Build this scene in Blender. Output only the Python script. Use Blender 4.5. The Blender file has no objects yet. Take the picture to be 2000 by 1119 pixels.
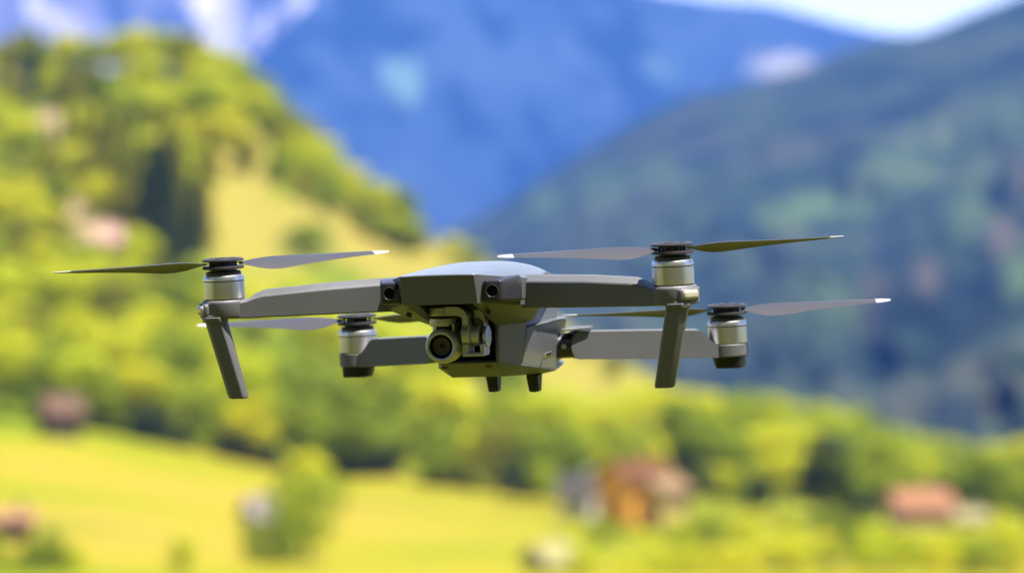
import bpy, bmesh, math, random
from mathutils import Vector, Matrix, noise
R = math.radians
random.seed(7)
S = bpy.context.scene
C = S.collection

# ------------------------------------------------------------------ camera, sky, sun, exposure
FPX = 8324.0                       # focal length in photo pixels (2000 px wide)
cam_d = bpy.data.cameras.new('camera'); cam = bpy.data.objects.new('camera', cam_d); C.objects.link(cam)
cam.location = (0, 0, 0); cam.rotation_euler = (R(90), 0, 0)
cam_d.sensor_width = 36; cam_d.lens = 36 * FPX / 2000
cam_d.clip_start = 0.05; cam_d.clip_end = 60000
cam_d.dof.use_dof = True; cam_d.dof.focus_distance = 2.60; cam_d.dof.aperture_fstop = 8.8
S.camera = cam

SUN_EL = 68.0
SUN_AZ = -37.0                     # degrees from +X, negative = towards the camera
sv = Vector((math.cos(R(SUN_EL)) * math.cos(R(SUN_AZ)), math.cos(R(SUN_EL)) * math.sin(R(SUN_AZ)), math.sin(R(SUN_EL))))
sd = bpy.data.lights.new('sun', 'SUN'); sd.energy = 5.0; sd.angle = R(0.55); sd.color = (1.0, 0.955, 0.88)
so = bpy.data.objects.new('sun', sd); C.objects.link(so); so.rotation_euler = sv.to_track_quat('Z', 'Y').to_euler()

w = bpy.data.worlds.new('World'); S.world = w; w.use_nodes = True
nt = w.node_tree; nt.nodes.clear()
out = nt.nodes.new('ShaderNodeOutputWorld'); bg = nt.nodes.new('ShaderNodeBackground'); sky = nt.nodes.new('ShaderNodeTexSky')
sky.sky_type = 'NISHITA'; sky.sun_disc = False; sky.sun_elevation = R(SUN_EL); sky.sun_rotation = R(90 - SUN_AZ)
sky.dust_density = 1.0; sky.ozone_density = 1.5
# bright cumulus bank low over the mountains, fair-weather patches above
tc = nt.nodes.new('ShaderNodeTexCoord'); sep = nt.nodes.new('ShaderNodeSeparateXYZ')
nt.links.new(tc.outputs['Generated'], sep.inputs[0])
nz = nt.nodes.new('ShaderNodeTexNoise'); nz.inputs['Scale'].default_value = 3.0; nz.inputs['Detail'].default_value = 6
mp = nt.nodes.new('ShaderNodeMapping'); mp.inputs['Scale'].default_value = (1, 1, 3)
nt.links.new(tc.outputs['Generated'], mp.inputs[0]); nt.links.new(mp.outputs[0], nz.inputs['Vector'])
el = nt.nodes.new('ShaderNodeMapRange'); el.inputs['From Min'].default_value = 0.02; el.inputs['From Max'].default_value = 0.30
el.inputs['To Min'].default_value = 0.75; el.inputs['To Max'].default_value = -0.10
nt.links.new(sep.outputs['Z'], el.inputs['Value'])
ad = nt.nodes.new('ShaderNodeMath'); ad.operation = 'ADD'; nt.links.new(nz.outputs['Fac'], ad.inputs[0]); nt.links.new(el.outputs[0], ad.inputs[1])
cr = nt.nodes.new('ShaderNodeMapRange'); cr.inputs['From Min'].default_value = 0.52; cr.inputs['From Max'].default_value = 0.72
nt.links.new(ad.outputs[0], cr.inputs['Value'])
mx = nt.nodes.new('ShaderNodeMix'); mx.data_type = 'RGBA'; mx.inputs['B'].default_value = (24, 26, 29, 1)
yf = nt.nodes.new('ShaderNodeMapRange'); yf.inputs['From Min'].default_value = 0.86; yf.inputs['From Max'].default_value = 0.97
nt.links.new(sep.outputs['Y'], yf.inputs['Value'])
mf = nt.nodes.new('ShaderNodeMath'); mf.operation = 'MULTIPLY'; nt.links.new(yf.outputs[0], mf.inputs[0]); nt.links.new(cr.outputs[0], mf.inputs[1])
nt.links.new(mf.outputs[0], mx.inputs['Factor']); nt.links.new(sky.outputs[0], mx.inputs['A'])
nt.links.new(mx.outputs['Result'], bg.inputs['Color']); bg.inputs['Strength'].default_value = 0.055
nt.links.new(bg.outputs[0], out.inputs[0])

S.view_settings.view_transform = 'Standard'; S.view_settings.look = 'None'
S.view_settings.exposure = 1.36; S.view_settings.gamma = 1
S.render.engine = 'CYCLES'
S.cycles.use_denoising = True
S.cycles.max_bounces = 6; S.cycles.diffuse_bounces = 3; S.cycles.glossy_bounces = 3; S.cycles.transparent_max_bounces = 6
S.cycles.sample_clamp_indirect = 6

# ------------------------------------------------------------------ materials
def node_mat(name):
    m = bpy.data.materials.new(name); m.use_nodes = True
    return m, m.node_tree, m.node_tree.nodes['Principled BSDF']

def plastic(name, col, rough, bump=0.0, scale=900, spec=0.5, metal=0.0, vary=0.12):
    m, t, b = node_mat(name)
    b.inputs['Roughness'].default_value = rough; b.inputs['Metallic'].default_value = metal
    b.inputs['Specular IOR Level'].default_value = spec
    tc = t.nodes.new('ShaderNodeTexCoord')
    n = t.nodes.new('ShaderNodeTexNoise'); n.inputs['Scale'].default_value = 35; n.inputs['Detail'].default_value = 8
    t.links.new(tc.outputs['Object'], n.inputs['Vector'])
    r = t.nodes.new('ShaderNodeMix'); r.data_type = 'RGBA'
    r.inputs['A'].default_value = tuple(c * (1 - vary) for c in col) + (1,)
    r.inputs['B'].default_value = tuple(c * (1 + vary) for c in col) + (1,)
    t.links.new(n.outputs['Fac'], r.inputs['Factor']); t.links.new(r.outputs['Result'], b.inputs['Base Color'])
    rr = t.nodes.new('ShaderNodeMapRange'); rr.inputs['To Min'].default_value = rough * .8; rr.inputs['To Max'].default_value = min(1, rough * 1.2)
    t.links.new(n.outputs['Fac'], rr.inputs['Value']); t.links.new(rr.outputs[0], b.inputs['Roughness'])
    if bump:
        n2 = t.nodes.new('ShaderNodeTexNoise'); n2.inputs['Scale'].default_value = scale; n2.inputs['Detail'].default_value = 3
        t.links.new(tc.outputs['Object'], n2.inputs['Vector'])
        bp = t.nodes.new('ShaderNodeBump'); bp.inputs['Strength'].default_value = bump; bp.inputs['Distance'].default_value = 0.0004
        t.links.new(n2.outputs['Fac'], bp.inputs['Height']); t.links.new(bp.outputs[0], b.inputs['Normal'])
    return m

M_shell = plastic('grey_shell_plastic', (.120, .123, .129), .38, .15, 1700)
M_arm = plastic('grained_arm_plastic', (.138, .138, .142), .36, .6, 1700)
M_dark = plastic('dark_housing_plastic', (.035, .034, .04), .33, .1, 900)
M_black = plastic('black_rubber', (.012, .012, .013), .5, .2, 900)
M_cap = plastic('motor_cap_plastic', (.05, .046, .05), .4)
M_motor = plastic('brushed_silver_metal', (.72, .71, .715), .38, 0, metal=1.0, vary=.05)
M_motor2 = plastic('polished_silver_rim', (.92, .91, .92), .36, 0, metal=1.0, vary=.04)
M_gimbal = plastic('satin_gimbal_metal', (.55, .55, .56), .36, .05, 1500, metal=.6)
M_blade = plastic('propeller_plastic', (.065, .063, .069), .34)
M_tip = plastic('silver_tip_paint', (.5, .5, .52), .35)
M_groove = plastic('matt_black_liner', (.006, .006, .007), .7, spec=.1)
M_pit = plastic('lens_pit_black', (.002, .002, .003), .5, spec=.08)
m, t, b = node_mat('lens_glass'); b.inputs['Base Color'].default_value = (.012, .010, .012, 1); b.inputs['Roughness'].default_value = .06
b.inputs['Specular IOR Level'].default_value = .25; M_lens = m
m, t, b = node_mat('clear_lamp_plastic'); b.inputs['Base Color'].default_value = (.75, .68, .52, 1); b.inputs['Roughness'].default_value = .15
b.inputs['Transmission Weight'].default_value = .35; b.inputs['Coat Weight'].default_value = .5; M_lamp = m

# ------------------------------------------------------------------ drone frame: millimetres, x = its left (picture right), y = tail, z = up
DC = Vector((-0.011, 2.70, 0.0))
MM = .001
PITCH, ROLL, YAW = 4.0, 1.74, -16.0
DR = (Matrix.Rotation(R(YAW), 4, 'Z') @ Matrix.Rotation(R(-ROLL), 4, 'Y') @ Matrix.Rotation(R(PITCH), 4, 'X'))
DM = Matrix.Translation(DC) @ DR
DI = DM.inverted()
_o = DI @ Vector((0, 0, 0)) / MM
def ray(px, py):
    p = DI @ Vector(((px - 1000) / FPX, 1, (559.5 - py) / FPX)) / MM
    return (p - _o)
def Q(px, py, y):                 # the point of the drone's cross plane y that is seen at a photo pixel
    d = ray(px, py); k = (y - _o.y) / d.y; return _o + d * k
def QX(px, py, x):                # same, on a lengthwise plane x
    d = ray(px, py); k = (x - _o.x) / d.x; return _o + d * k
def QV(px, py, a, b):             # same, on the upright plane through plan points a, b: returns distance along and height
    a = Vector((a[0], a[1])); b = Vector((b[0], b[1])); t = (b - a).normalized(); n = Vector((t.y, -t.x))
    d = ray(px, py); k = ((a - Vector((_o.x, _o.y))).dot(n)) / Vector((d.x, d.y)).dot(n)
    p = _o + d * k
    return (Vector((p.x, p.y)) - a).dot(t), p.z

def link(name, bm, mat, parent=None, smooth=None, bevel=0, seg=2, mats=None):
    bmesh.ops.recalc_face_normals(bm, faces=bm.faces)
    me = bpy.data.meshes.new(name); bm.to_mesh(me); bm.free()
    if mats:
        for q in mats: me.materials.append(q)
    else: me.materials.append(mat)
    o = bpy.data.objects.new(name, me); C.objects.link(o)
    if parent: o.parent = parent
    if bevel:
        md = o.modifiers.new('bevel', 'BEVEL'); md.width = bevel * MM; md.segments = seg; md.limit_method = 'ANGLE'; md.angle_limit = R(25)
        md.harden_normals = False
    if smooth is not None:
        for p in me.polygons: p.use_smooth = True
        try: me.set_sharp_from_angle(angle=R(smooth))
        except Exception: pass
    return o

def hull(bm, pts):
    vs = [bm.verts.new(Vector(p) * MM) for p in pts]
    r = bmesh.ops.convex_hull(bm, input=vs)
    bad = [g for g in r['geom_interior'] if isinstance(g, bmesh.types.BMVert)]
    bad += [g for g in r['geom_unused'] if isinstance(g, bmesh.types.BMVert) and g not in bad]
    if bad: bmesh.ops.delete(bm, geom=list(set(bad)), context='VERTS')
    return bm
def planar(bm, ang=3):
    bmesh.ops.dissolve_limit(bm, angle_limit=R(ang), verts=bm.verts, edges=bm.edges); return bm
def H(*pts): return planar(hull(bmesh.new(), pts))
def join(*bms):
    o = bmesh.new()
    for q in bms:
        me = bpy.data.meshes.new('t'); q.to_mesh(me); q.free(); o.from_mesh(me); bpy.data.meshes.remove(me)
    return o
def frame(axis, up=Vector((0, 0, 1))):
    z = Vector(axis).normalized(); 
    if abs(z.dot(up)) > .98: up = Vector((0, 1, 0))
    x = up.cross(z).normalized(); y = z.cross(x)
    return x, y, z
def lathe(bm, prof, origin, axis=(0, 0, 1), n=48, mi=None):
    x, y, z = frame(axis); o = Vector(origin); rings = []
    for (r, h) in prof:
        if r <= 1e-6: rings.append([bm.verts.new((o + z * h) * MM)])
        else: rings.append([bm.verts.new((o + z * h + (x * math.cos(2 * math.pi * i / n) + y * math.sin(2 * math.pi * i / n)) * r) * MM) for i in range(n)])
    for k in range(len(rings) - 1):
        A, B = rings[k], rings[k + 1]
        for i in range(n):
            j = (i + 1) % n
            if len(A) == 1 and len(B) == 1: continue
            if len(A) == 1: f = bm.faces.new((A[0], B[i], B[j]))
            elif len(B) == 1: f = bm.faces.new((A[i], A[j], B[0]))
            else: f = bm.faces.new((A[i], A[j], B[j], B[i]))
            if mi: f.material_index = mi[k]
    return bm
def loft(bm, secs, cap=True):
    rings = [[bm.verts.new(Vector(p) * MM) for p in s] for s in secs]; n = len(rings[0])
    for A, B in zip(rings, rings[1:]):
        for i in range(n):
            j = (i + 1) % n; bm.faces.new((A[i], A[j], B[j], B[i]))
    if cap: bm.faces.new(rings[0][::-1]); bm.faces.new(rings[-1])
    return bm
def box(c, s, ax=None):
    c = Vector(c); x, y, z = ax or (Vector((1, 0, 0)), Vector((0, 1, 0)), Vector((0, 0, 1)))
    return H(*[c + x * (i * s[0] / 2) + y * (j * s[1] / 2) + z * (k * s[2] / 2) for i in (-1, 1) for j in (-1, 1) for k in (-1, 1)])

drone = bpy.data.objects.new('quadcopter_drone', None); C.objects.link(drone)
drone.matrix_world = DM; drone.empty_display_size = .05
drone['label'] = 'grey folding quadcopter drone hovering in mid air in front of the valley'; drone['category'] = 'drone'

# ---- top shell: faceted nose band and a gently domed lid
nose = [Q(783, 538.5, -124), Q(928, 537.5, -124)]
ztop = (nose[0].z + nose[1].z) / 2
zbot = (Q(787, 598, -121).z + Q(937, 592, -121).z) / 2
shR, shL = Q(1034, 547, -84), Q(757, 547, -84)
zs = (shR.z + shL.z) / 2; zsb = (Q(1034.5, 602, -84).z + Q(759, 603, -84).z) / 2
XS = 46
pl = [(-23.6, -124), (23.6, -124), (XS, -84), (46, -52), (40, -20), (33, 25), (29, 47), (20, 84), (-20, 84), (-29, 47), (-33, 25), (-40, -20), (-46, -52), (-XS, -84)]
def zt(y): return ztop + (zs - ztop) * min(1, (y + 124) / 40) if y < -84 else zs - max(0, (y + 20)) * .125
def zb(y): return zbot
bm = bmesh.new()
hull(bm, [(x, y, zt(y)) for x, y in pl] + [(x * .985, y + (4 if y < -110 else 0), zb(y)) for x, y in pl])
band = link('top_shell', planar(bm, 2), M_shell, drone, 25, .5)
bm = bmesh.new()
def interp(tab, t):
    if t <= tab[0][0]: return tab[0][1]
    for (a, u), (b, v) in zip(tab, tab[1:]):
        if t <= b: return u + (v - u) * (t - a) / (b - a)
    return tab[-1][1]
wid = [(-124, 23.6), (-84, XS), (-60, 46), (-20, 40), (25, 33), (47, 29), (84, 20)]
ridge = [(-124, .3), (-116, 1.0), (-96, 2.2), (-66, 3.2), (-30, 3.6), (10, 2.8), (50, .2), (84, -3)]
ys = [-124, -122, -118, -112, -104, -94, -84, -72, -60, -48, -36, -24, -12, 0, 12, 24, 36, 47, 60, 72, 84]
grid = []
for y in ys:
    W = interp(wid, y) - .3; row = []
    for i in range(33):
        u = -1 + 2 * i / 32
        row.append(bm.verts.new(Vector((u * W, y, zt(y) + .1 + (interp(ridge, y) + (ztop - zt(y) if y < -20 else (ztop - zs)) * .75) * (1 - abs(u) ** 3.0))) * MM))
    grid.append(row)
for a, b in zip(grid, grid[1:]):
    for i in range(32): bm.faces.new((a[i], a[i + 1], b[i + 1], b[i]))
M_lid = plastic('sky_tinted_lid_plastic', (.15, .168, .21), .30, 0, 1500, vary=.02)  # bluish base colour carries the sky's reflection on the lid
lid = link('lid_panel', bm, M_lid, drone, 50)
sol = lid.modifiers.new('thick', 'SOLIDIFY'); sol.thickness = .0012; sol.offset = -1

# ---- sensor pods on the two front corners
def pod(px, py, s):
    z = Q(px, py, -116).z
    def pt(x, y, dz): return Vector((s * x, y, z + dz))
    bm = H(*[pt(x, y, dz) for (x, y, hh) in ((26.3, -117.5, 6.2), (38.5, -117.5, 6.2), (45.0, -97, 7.8), (43, -88, 7.8), (23.0, -112, 7.6), (26, -100, 7.6)) for dz in (-hh, hh)])
    o = link('sensor_pod', bm, M_dark, drone, 30, 1.7, 4)
    c = pt(32.6, -117.5, 0)
    bm = bmesh.new(); lathe(bm, [(4.3, -.6), (4.2, .35), (3.7, .5), (3.3, .1), (3.2, .08)], c, (0, -1, 0), 40)
    link('sensor_rim', bm, M_dark, o, 40)
    bm = bmesh.new(); lathe(bm, [(3.45, .2), (0, .14)], c, (0, -1, 0), 40)
    link('sensor_lens', bm, M_pit, o, 40)
    bm = bmesh.new(); lathe(bm, [(1.9, -.3), (1.9, .30), (0, .34)], pt(27.6, -117.4, 4.4), (-s * .3, -1, .45), 20)
    link('pod_notch', bm, M_groove, o, 40)
    return o
pod(960, 568, 1); pod(770, 573, -1)

# ---- lower body: tub, cheeks round the camera bay, wedges under the hood, tail block
zn = (Q(1030, 631, -34).z + Q(827, 633, -38).z) / 2
zA = QX(1032, 638, 31).z
zD = QX(1019, 714, 27).z; zE = QX(1083, 724, 27).z
zlip = (Q(853, 710, -66).z + Q(961, 708.6, -66).z) / 2
zbel = Q(1020, 738.5, 0).z; zfb = (Q(871.7, 736, -46).z + Q(977, 736.6, -46).z) / 2
tub = H(*[(s * x, y, z) for s in (-1, 1) for (x, y, z) in (
    (17.8, -66.3, zlip), (17.6, -64, zlip + 1.5), (17, -46, zfb), (27.5, -41, zD), (27.5, 36, zE), (24, 72, zE + 2), (20, 30, zbel), (14, 60, zbel + 1.5),
    (27, -41, zD + 2), (27, 36, zE + 2), (22, 74, zE + 4))])
body_block = H(*[(s * x, y, z) for s in (-1, 1) for (x, y, z) in (
    (27.3, -40.5, zD + .6), (31, -38, zA), (31, 34, zA - 1), (27.3, 36, zE + .6), (24, 80, zA - 4), (20, 78, zE + 4))])
low = link('lower_body', join(tub, body_block), M_shell, drone, 25, .6)
zc = Q(1088, 624, 47).z
tail = join(H(*[(s * x, y, z) for s in (-1, 1) for (x, y, z) in ((31.5, -38, zA - .2), (34.5, 42, zA - .2), (27, -36, zc + 2), (28, 44, zc), (20, 80, zc - 2), (24, 82, zA - 2))]),
            H(*[(s * x, y, z) for s in (-1, 1) for (x, y, z) in ((26.6, -42.5, zc + 2), (27.7, 44.4, zc), (27, 44.4, zbot + .5), (26.5, -42.5, zbot + .5), (17, 80, zc - 1), (16, 82, zbot - 2))]))
link('tail_hull', tail, M_shell, drone, 25, .5)
for s in (-1, 1):
    ch = H((s * 19.0, -66, zn + 1), (s * 17.2, -63, zn + 1), (s * 31, -38, zn + 1), (s * 24, -35, zn + 1), (s * 20.4, -65, zn + 1),
           (s * 18.0, -65.8, zlip), (s * 16.6, -63, zlip), (s * 27.3, -40, zD), (s * 22, -35, zD), (s * 19.4, -64.8, zlip))
    wd = H((s * 22.6, -119.7, zbot + 2), (s * 45.25, -83.8, zbot + 2), (s * 45.25, -52, zbot + 2), (s * 17.6, -112, zbot + 2), (s * 25, -40, zbot + 2), (s * 40, -22, zbot + 2), (s * 22.5, -119.5, zbot + .2), (s * 45.2, -83.5, zsb + .4), (s * 45.2, -52, zsb + .4), (s * 17, -112, zbot + .4), (s * 25, -40, zsb + .4), (s * 38, -30, zsb + .4),
           (s * 19, -65.6, zn), (s * 31, -37.5, zn), (s * 18, -62, zn), (s * 24, -20, zn), (s * 31, -20, zn))
    link('camera_bay_cheek', join(ch, wd), M_shell, drone, 25, .7)
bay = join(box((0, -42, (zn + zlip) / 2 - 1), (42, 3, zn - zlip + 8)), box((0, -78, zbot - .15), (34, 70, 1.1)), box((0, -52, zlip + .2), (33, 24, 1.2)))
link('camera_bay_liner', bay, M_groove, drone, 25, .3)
fn = Vector((0, -(zlip - zfb), -20)).normalized()
for (px, py) in ((868.5, 719), (955, 717.5)):
    a = Q(px, py, -60.5)
    bm = bmesh.new(); lathe(bm, [(2.4, -.6), (2.4, .35), (1.5, .35), (1.5, .0), (0, .0)], (a.x, -60.5, zlip + (zfb - zlip) * 5.8 / 20.3), (0, -.42, -.9), 24)
    link('screw', bm, M_dark, drone, 40)
for s in (-1, 1):
    for (x, y, f) in ((25.5, -104, .2), (37, -60, .3)):
        bm = bmesh.new(); lathe(bm, [(1.8, -2.5), (1.8, .35), (.9, .35), (.9, -.1), (0, -.1)], (s * x, y, zsb - (zsb - zn) * f), (s * .35, -.25, -.9), 20)
        link('screw', bm, M_dark, drone, 40)
def side_x(z, y=0):
    zb_ = zD + (zE - zD) * (y + 40.5) / 76.5; return 27.3 + (z - zb_) / (zA - zb_) * 3.7
k = (zD - zE) / 77
sl = QX(1070, 692, 28.4)
tilt = Vector((3.7, 0, zA - zD)).normalized(); nx = Vector((tilt.z, 0, -tilt.x)); sy = Vector((0, 1, .0))
rim = link('side_slot_rim', box((side_x(sl.z, sl.y) + .05, sl.y, sl.z), (.9, 15.5, 2.9), (nx, sy, tilt)), M_motor, drone, None, .35)
link('side_slot', box((side_x(sl.z, sl.y) + .25, sl.y, sl.z), (.9, 11.5, 1.7), (nx, sy, tilt)), M_groove, rim, None, .3)
for (a_, b_) in (((1062, 697), (1056, 718)), ((1046, 645), (1043, 659))):
    pa = QX(a_[0], a_[1], 28.6); pb_ = QX(b_[0], b_[1], 27.6)
    va = Vector((side_x(pa.z, pa.y), pa.y, pa.z)); vb = Vector((side_x(pb_.z, pb_.y), pb_.y, pb_.z)); dd = (va - vb).normalized(); yy = dd.cross(Vector((1, 0, 0))).normalized(); xx = yy.cross(dd)
    link('panel_seam', box((va + vb) / 2, (.5, .35, (va - vb).length), (xx, yy, dd)), M_groove, drone)
# feet under the tail
for (px, sx) in ((964, -1), (1043.5, 1)):
    yf_ = 20
    pt_ = Q(px, 739, yf_); pb = Q(px, 765, yf_)
    f = H(*[(pt_.x + i * 4.0, yf_ + j * 6, pt_.z + 3) for i in (-1, 1) for j in (-1, 1)], *[(pt_.x + i * 3.2 + .4, yf_ + j * 4, pb.z + .2) for i in (-1, 1) for j in (-1, 1)])
    fo = link('rear_foot', f, M_black, drone, 30, 1.0, 3)
    link('foot_notch', box((pt_.x + 1.4, yf_ - 4.9, (pt_.z + pb.z) / 2 - 2.2), (2.4, 1.6, 3.6)), M_dark, fo, 30, .3)

# ---- arms, motors, propellers
def arm_sections(A, T, N, prof, width, ch, inset=0):
    secs = []
    for (s, z0, z1, c) in prof:
        p = A + T * s
        def V(wd, z): q = p + N * wd; return (q.x, q.y, z)
        secs.append([V(inset, z0), V(-.0, z0 + .8), V(0, z1 - .01), V(5.5, z1 + c), V(width - 6, z1 + c), V(width, z1 - .5), V(width, z0 + 1), V(width - 1.5, z0)])
    return secs

motors = {}
for key, px, py, y in (('FR', 1315.5, 555.5, -104), ('FL', 439, 583.5, -104), ('RR', 1421.7, 669.5, 104), ('RL', 700.5, 687.5, 104)):
    motors[key] = Q(px, py, y)

def make_motor(c):
    bm = bmesh.new()
    prof = [(0, -.5), (12.0, -.5), (12.0, .25), (12.55, .3), (12.6, .7), (12.6, 10.9), (12.35, 11.1), (12.35, 11.35), (12.6, 11.6), (12.6, 13.0), (12.2, 14.4), (11.3, 15.1), (10.5, 15.2)]
    idx = [3, 3, 3, 0, 0, 1, 1, 1, 1, 1, 1, 1]
    idx = [2, 2, 2, 0, 0, 2, 2, 1, 1, 1, 1, 2]
    lathe(bm, prof, c, n=72, mi=idx)
    o = link('motor', bm, None, drone, 35, mats=[M_motor, M_motor2, M_groove])
    bm = bmesh.new()
    lathe(bm, [(10.9, 15.0), (10.95, 16.6), (10.3, 17.3), (8.4, 17.4), (8.4, 18.6), (0, 18.6)], c, n=60)
    link('motor_cap', bm, M_cap, o, 30)
    return o

def blade_mesh(sgn, Rt=106.5):
    st = [(9, 8, 0, 6), (14, 10, 1.5, 14), (20, 15, 1, 19), (27, 19.5, .5, 20), (34, 21, 0, 19), (43, 20, -.3, 17), (55, 17.5, -.6, 14.5), (68, 15, -.8, 12.5), (80, 12.8, -.6, 11), (90, 11, 0, 10), (97, 9.5, .8, 9)]
    tp = [(97, 9.5, .8, 9), (101, 8.2, 1.6, 8.5), (104.5, 6.0, 2.8, 8), (Rt, 2.4, 4.6, 8)]
    def sec(r, c, sweep, pit):
        ring = []
        th = max(.5, 1.5 * c / 20)
        cone = (r - 9) * .012
        for k in range(8):
            a = [0, .12, .4, .75, 1, .75, .4, .12][k]; up = [0, 1, 1, .7, 0, 0, -.15, -.2][k]
            camber = math.sin(math.pi * a) * c * .045
            yy = -(a - .28) * c * math.cos(R(pit)); zz = -(a - .28) * c * math.sin(R(pit)) + camber + up * th * .5
            ring.append((r, sgn * (yy - sweep), zz + cone))
        return ring
    a = bmesh.new(); loft(a, [sec(*s) for s in st])
    b = bmesh.new(); loft(b, [sec(*s) for s in tp])
    return a, b

def make_prop(c, sgn, az):
    root_bm = bmesh.new()
    lathe(root_bm, [(0, 18.5), (12.2, 18.5), (13.0, 18.9), (13.0, 20.1), (12.0, 20.5), (7.2, 20.5), (7.0, 23.2), (12.2, 23.3), (13.0, 23.7), (13.0, 24.5), (11.6, 25.2), (9.5, 24.9), (9.2, 24.3), (5.0, 24.3), (4.6, 25.4), (2, 25.6), (2, 24.6), (0, 24.6)], (0, 0, 0), n=60)
    for k in range(6):
        a = R(60 * k + 20)
        lathe(root_bm, [(0, 20.2), (.8, 20.2), (.8, 23.6), (0, 23.6)], (8.6 * math.cos(a), 8.6 * math.sin(a), 0), n=10)
    p = link('propeller', root_bm, M_cap, drone, 35)
    p.location = Vector(c) * MM; p.rotation_euler = (0, 0, az)
    for k in range(2):
        a, b = blade_mesh(sgn)
        for bm in (a, b):
            bmesh.ops.translate(bm, verts=bm.verts, vec=(0, 0, .0218))
            if k: bmesh.ops.rotate(bm, verts=bm.verts, cent=(0, 0, 0), matrix=Matrix.Rotation(math.pi, 3, 'Z'))
        link('blade', a, M_blade, p, 40); link('blade_tip', b, M_tip, p, 40)
    return p

AW = 18.0
def front_arm(key, s):
    c = motors[key]; m2 = Vector((c.x, c.y)); h2 = Vector((s * 36, -72))
    T = (m2 - h2).normalized(); N = Vector((-T.y, T.x)) * (1 if s > 0 else -1)    # N points back
    if N.y < 0: N = -N
    A = h2 - N * (AW / 2 + (1.5 if True else 0)); B = m2 - N * (AW / 2 + 1.5)
    if s > 0:
        tops = [(1034, 549), (1140, 550.5), (1228, 554), (1243, 556.5), (1262, 561)]; bots = [(1034, 602), (1140, 600.5), (1228, 599), (1243, 599), (1262, 598.5)]
    else:
        tops = [(753, 555), (640, 565), (515, 577.5), (499, 581.5), (481, 588)]; bots = [(753, 609.5), (640, 614.5), (515, 620), (499, 621), (481, 622)]
    chs = [3.6, 3.6, 3.3, 2.2, .5]
    prof = []
    for (a, b_, c_) in zip(tops, bots, chs):
        s1, z1 = QV(a[0], a[1], A, B); s0, z0 = QV(b_[0], b_[1], A, B)
        prof.append([s1, z0, z1, c_])
    prof[0][0] = min(prof[0][0], 2) if prof[0][0] > 2 else prof[0][0]
    L = (m2 - h2).length
    prof.insert(0, [prof[0][0] - 10, prof[0][1], prof[0][2], 2.5])
    last = prof[-1]
    ztopm = c.z - .5
    prof.append([L - 11, last[1] + .1, ztopm - 1.4, 1.2]); prof.append([L + 2, last[1] + .2, ztopm - 1.4, 1.2])
    bm = bmesh.new(); loft(bm, arm_sections(A, T, N, prof, AW + 3 - 3, 0))
    arm = link('front_arm', bm, M_arm, drone, 30, .8, 3)
    zl = last[1]
    bm = bmesh.new(); lathe(bm, [(0, zl + .3), (12.0, zl + .3), (13.6, zl + 1.0), (14.2, zl + 2.5), (14.2, ztopm - 1.2), (13.6, ztopm - .2), (12.7, ztopm + .1), (0, ztopm + .1)], (c.x, c.y, 0), n=56)
    e = m2 + T * 3.5; q = []
    for z, r in ((zl + 1, 12.2), (ztopm - 1.5, 12.6)):
        for k in range(12):
            a = R(-75 + 150 * k / 11); d = T * math.cos(a) + N * math.sin(a); q.append((e.x + d.x * r, e.y + d.y * r, z))
    hb = H(*q)
    link('motor_mount', join(bm, hb), M_arm, arm, 30, .5)
    # position light at the tip
    LD = Vector((s * .80, -.60)); LN = Vector((-LD.y, LD.x)); tip = m2 + LD * 13.6; zz = Q(1345, 575, -112).z if s > 0 else Q(397, 606, -112).z
    X = Vector((LN.x, LN.y, 0)); Zv = Vector((0, 0, 1)); Y = Vector((LD.x, LD.y, 0))
    o1 = link('light_bezel', box((tip.x, tip.y, zz), (14.5, 4.6, 8.2), (X, Y, Zv)), M_arm, arm, 40, 2.2, 5)
    tip = m2 + LD * 15.0
    link('position_light', box((tip.x, tip.y, zz), (12.0, 4.2, 5.9), (X, Y, Zv)), M_lamp, arm, 40, 2.0, 5)
    # landing leg
    t0 = Vector((c.x + s * 4.6, c.y - 8.0, zl + 3)); 
    zb_ = (Q(467, 776, -102).z if s < 0 else Q(1294.5, 755, -102).z)
    t1 = Vector((c.x + s * 4.6 - s * 12.0, c.y - 8.0 + 3.5, zb_))
    def oct_(p, hx, hy):
        k = .5
        pts = [(hx * k, -hy), (hx, -hy * .35), (hx, hy * .5), (hx * k, hy), (-hx * .7, hy), (-hx, hy * .5), (-hx, -hy * .4), (-hx * .75, -hy)]
        if s < 0: pts = [(-a, b) for a, b in pts]
        return [(p.x + a, p.y + b, p.z) for a, b in pts]
    d = t1 - t0
    bm = bmesh.new(); loft(bm, [oct_(t0, 6.9, 6), oct_(t0 + d * .12, 6.7, 5.6), oct_(t0 + d * .97, 6.1, 4.8), oct_(t1, 5.6, 4.3)])
    leg = link('landing_leg', bm, M_arm, arm, 28, .7, 3)
    bm = bmesh.new(); loft(bm, [oct_(t0 + Vector((0, 0, -1.2)), 7.6, 6.6), oct_(t0 + Vector((s * -.5, .3, -4.6)), 7.5, 6.5)])
    link('leg_hinge', bm, M_arm, arm, 28, .7)
    return arm

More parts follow.
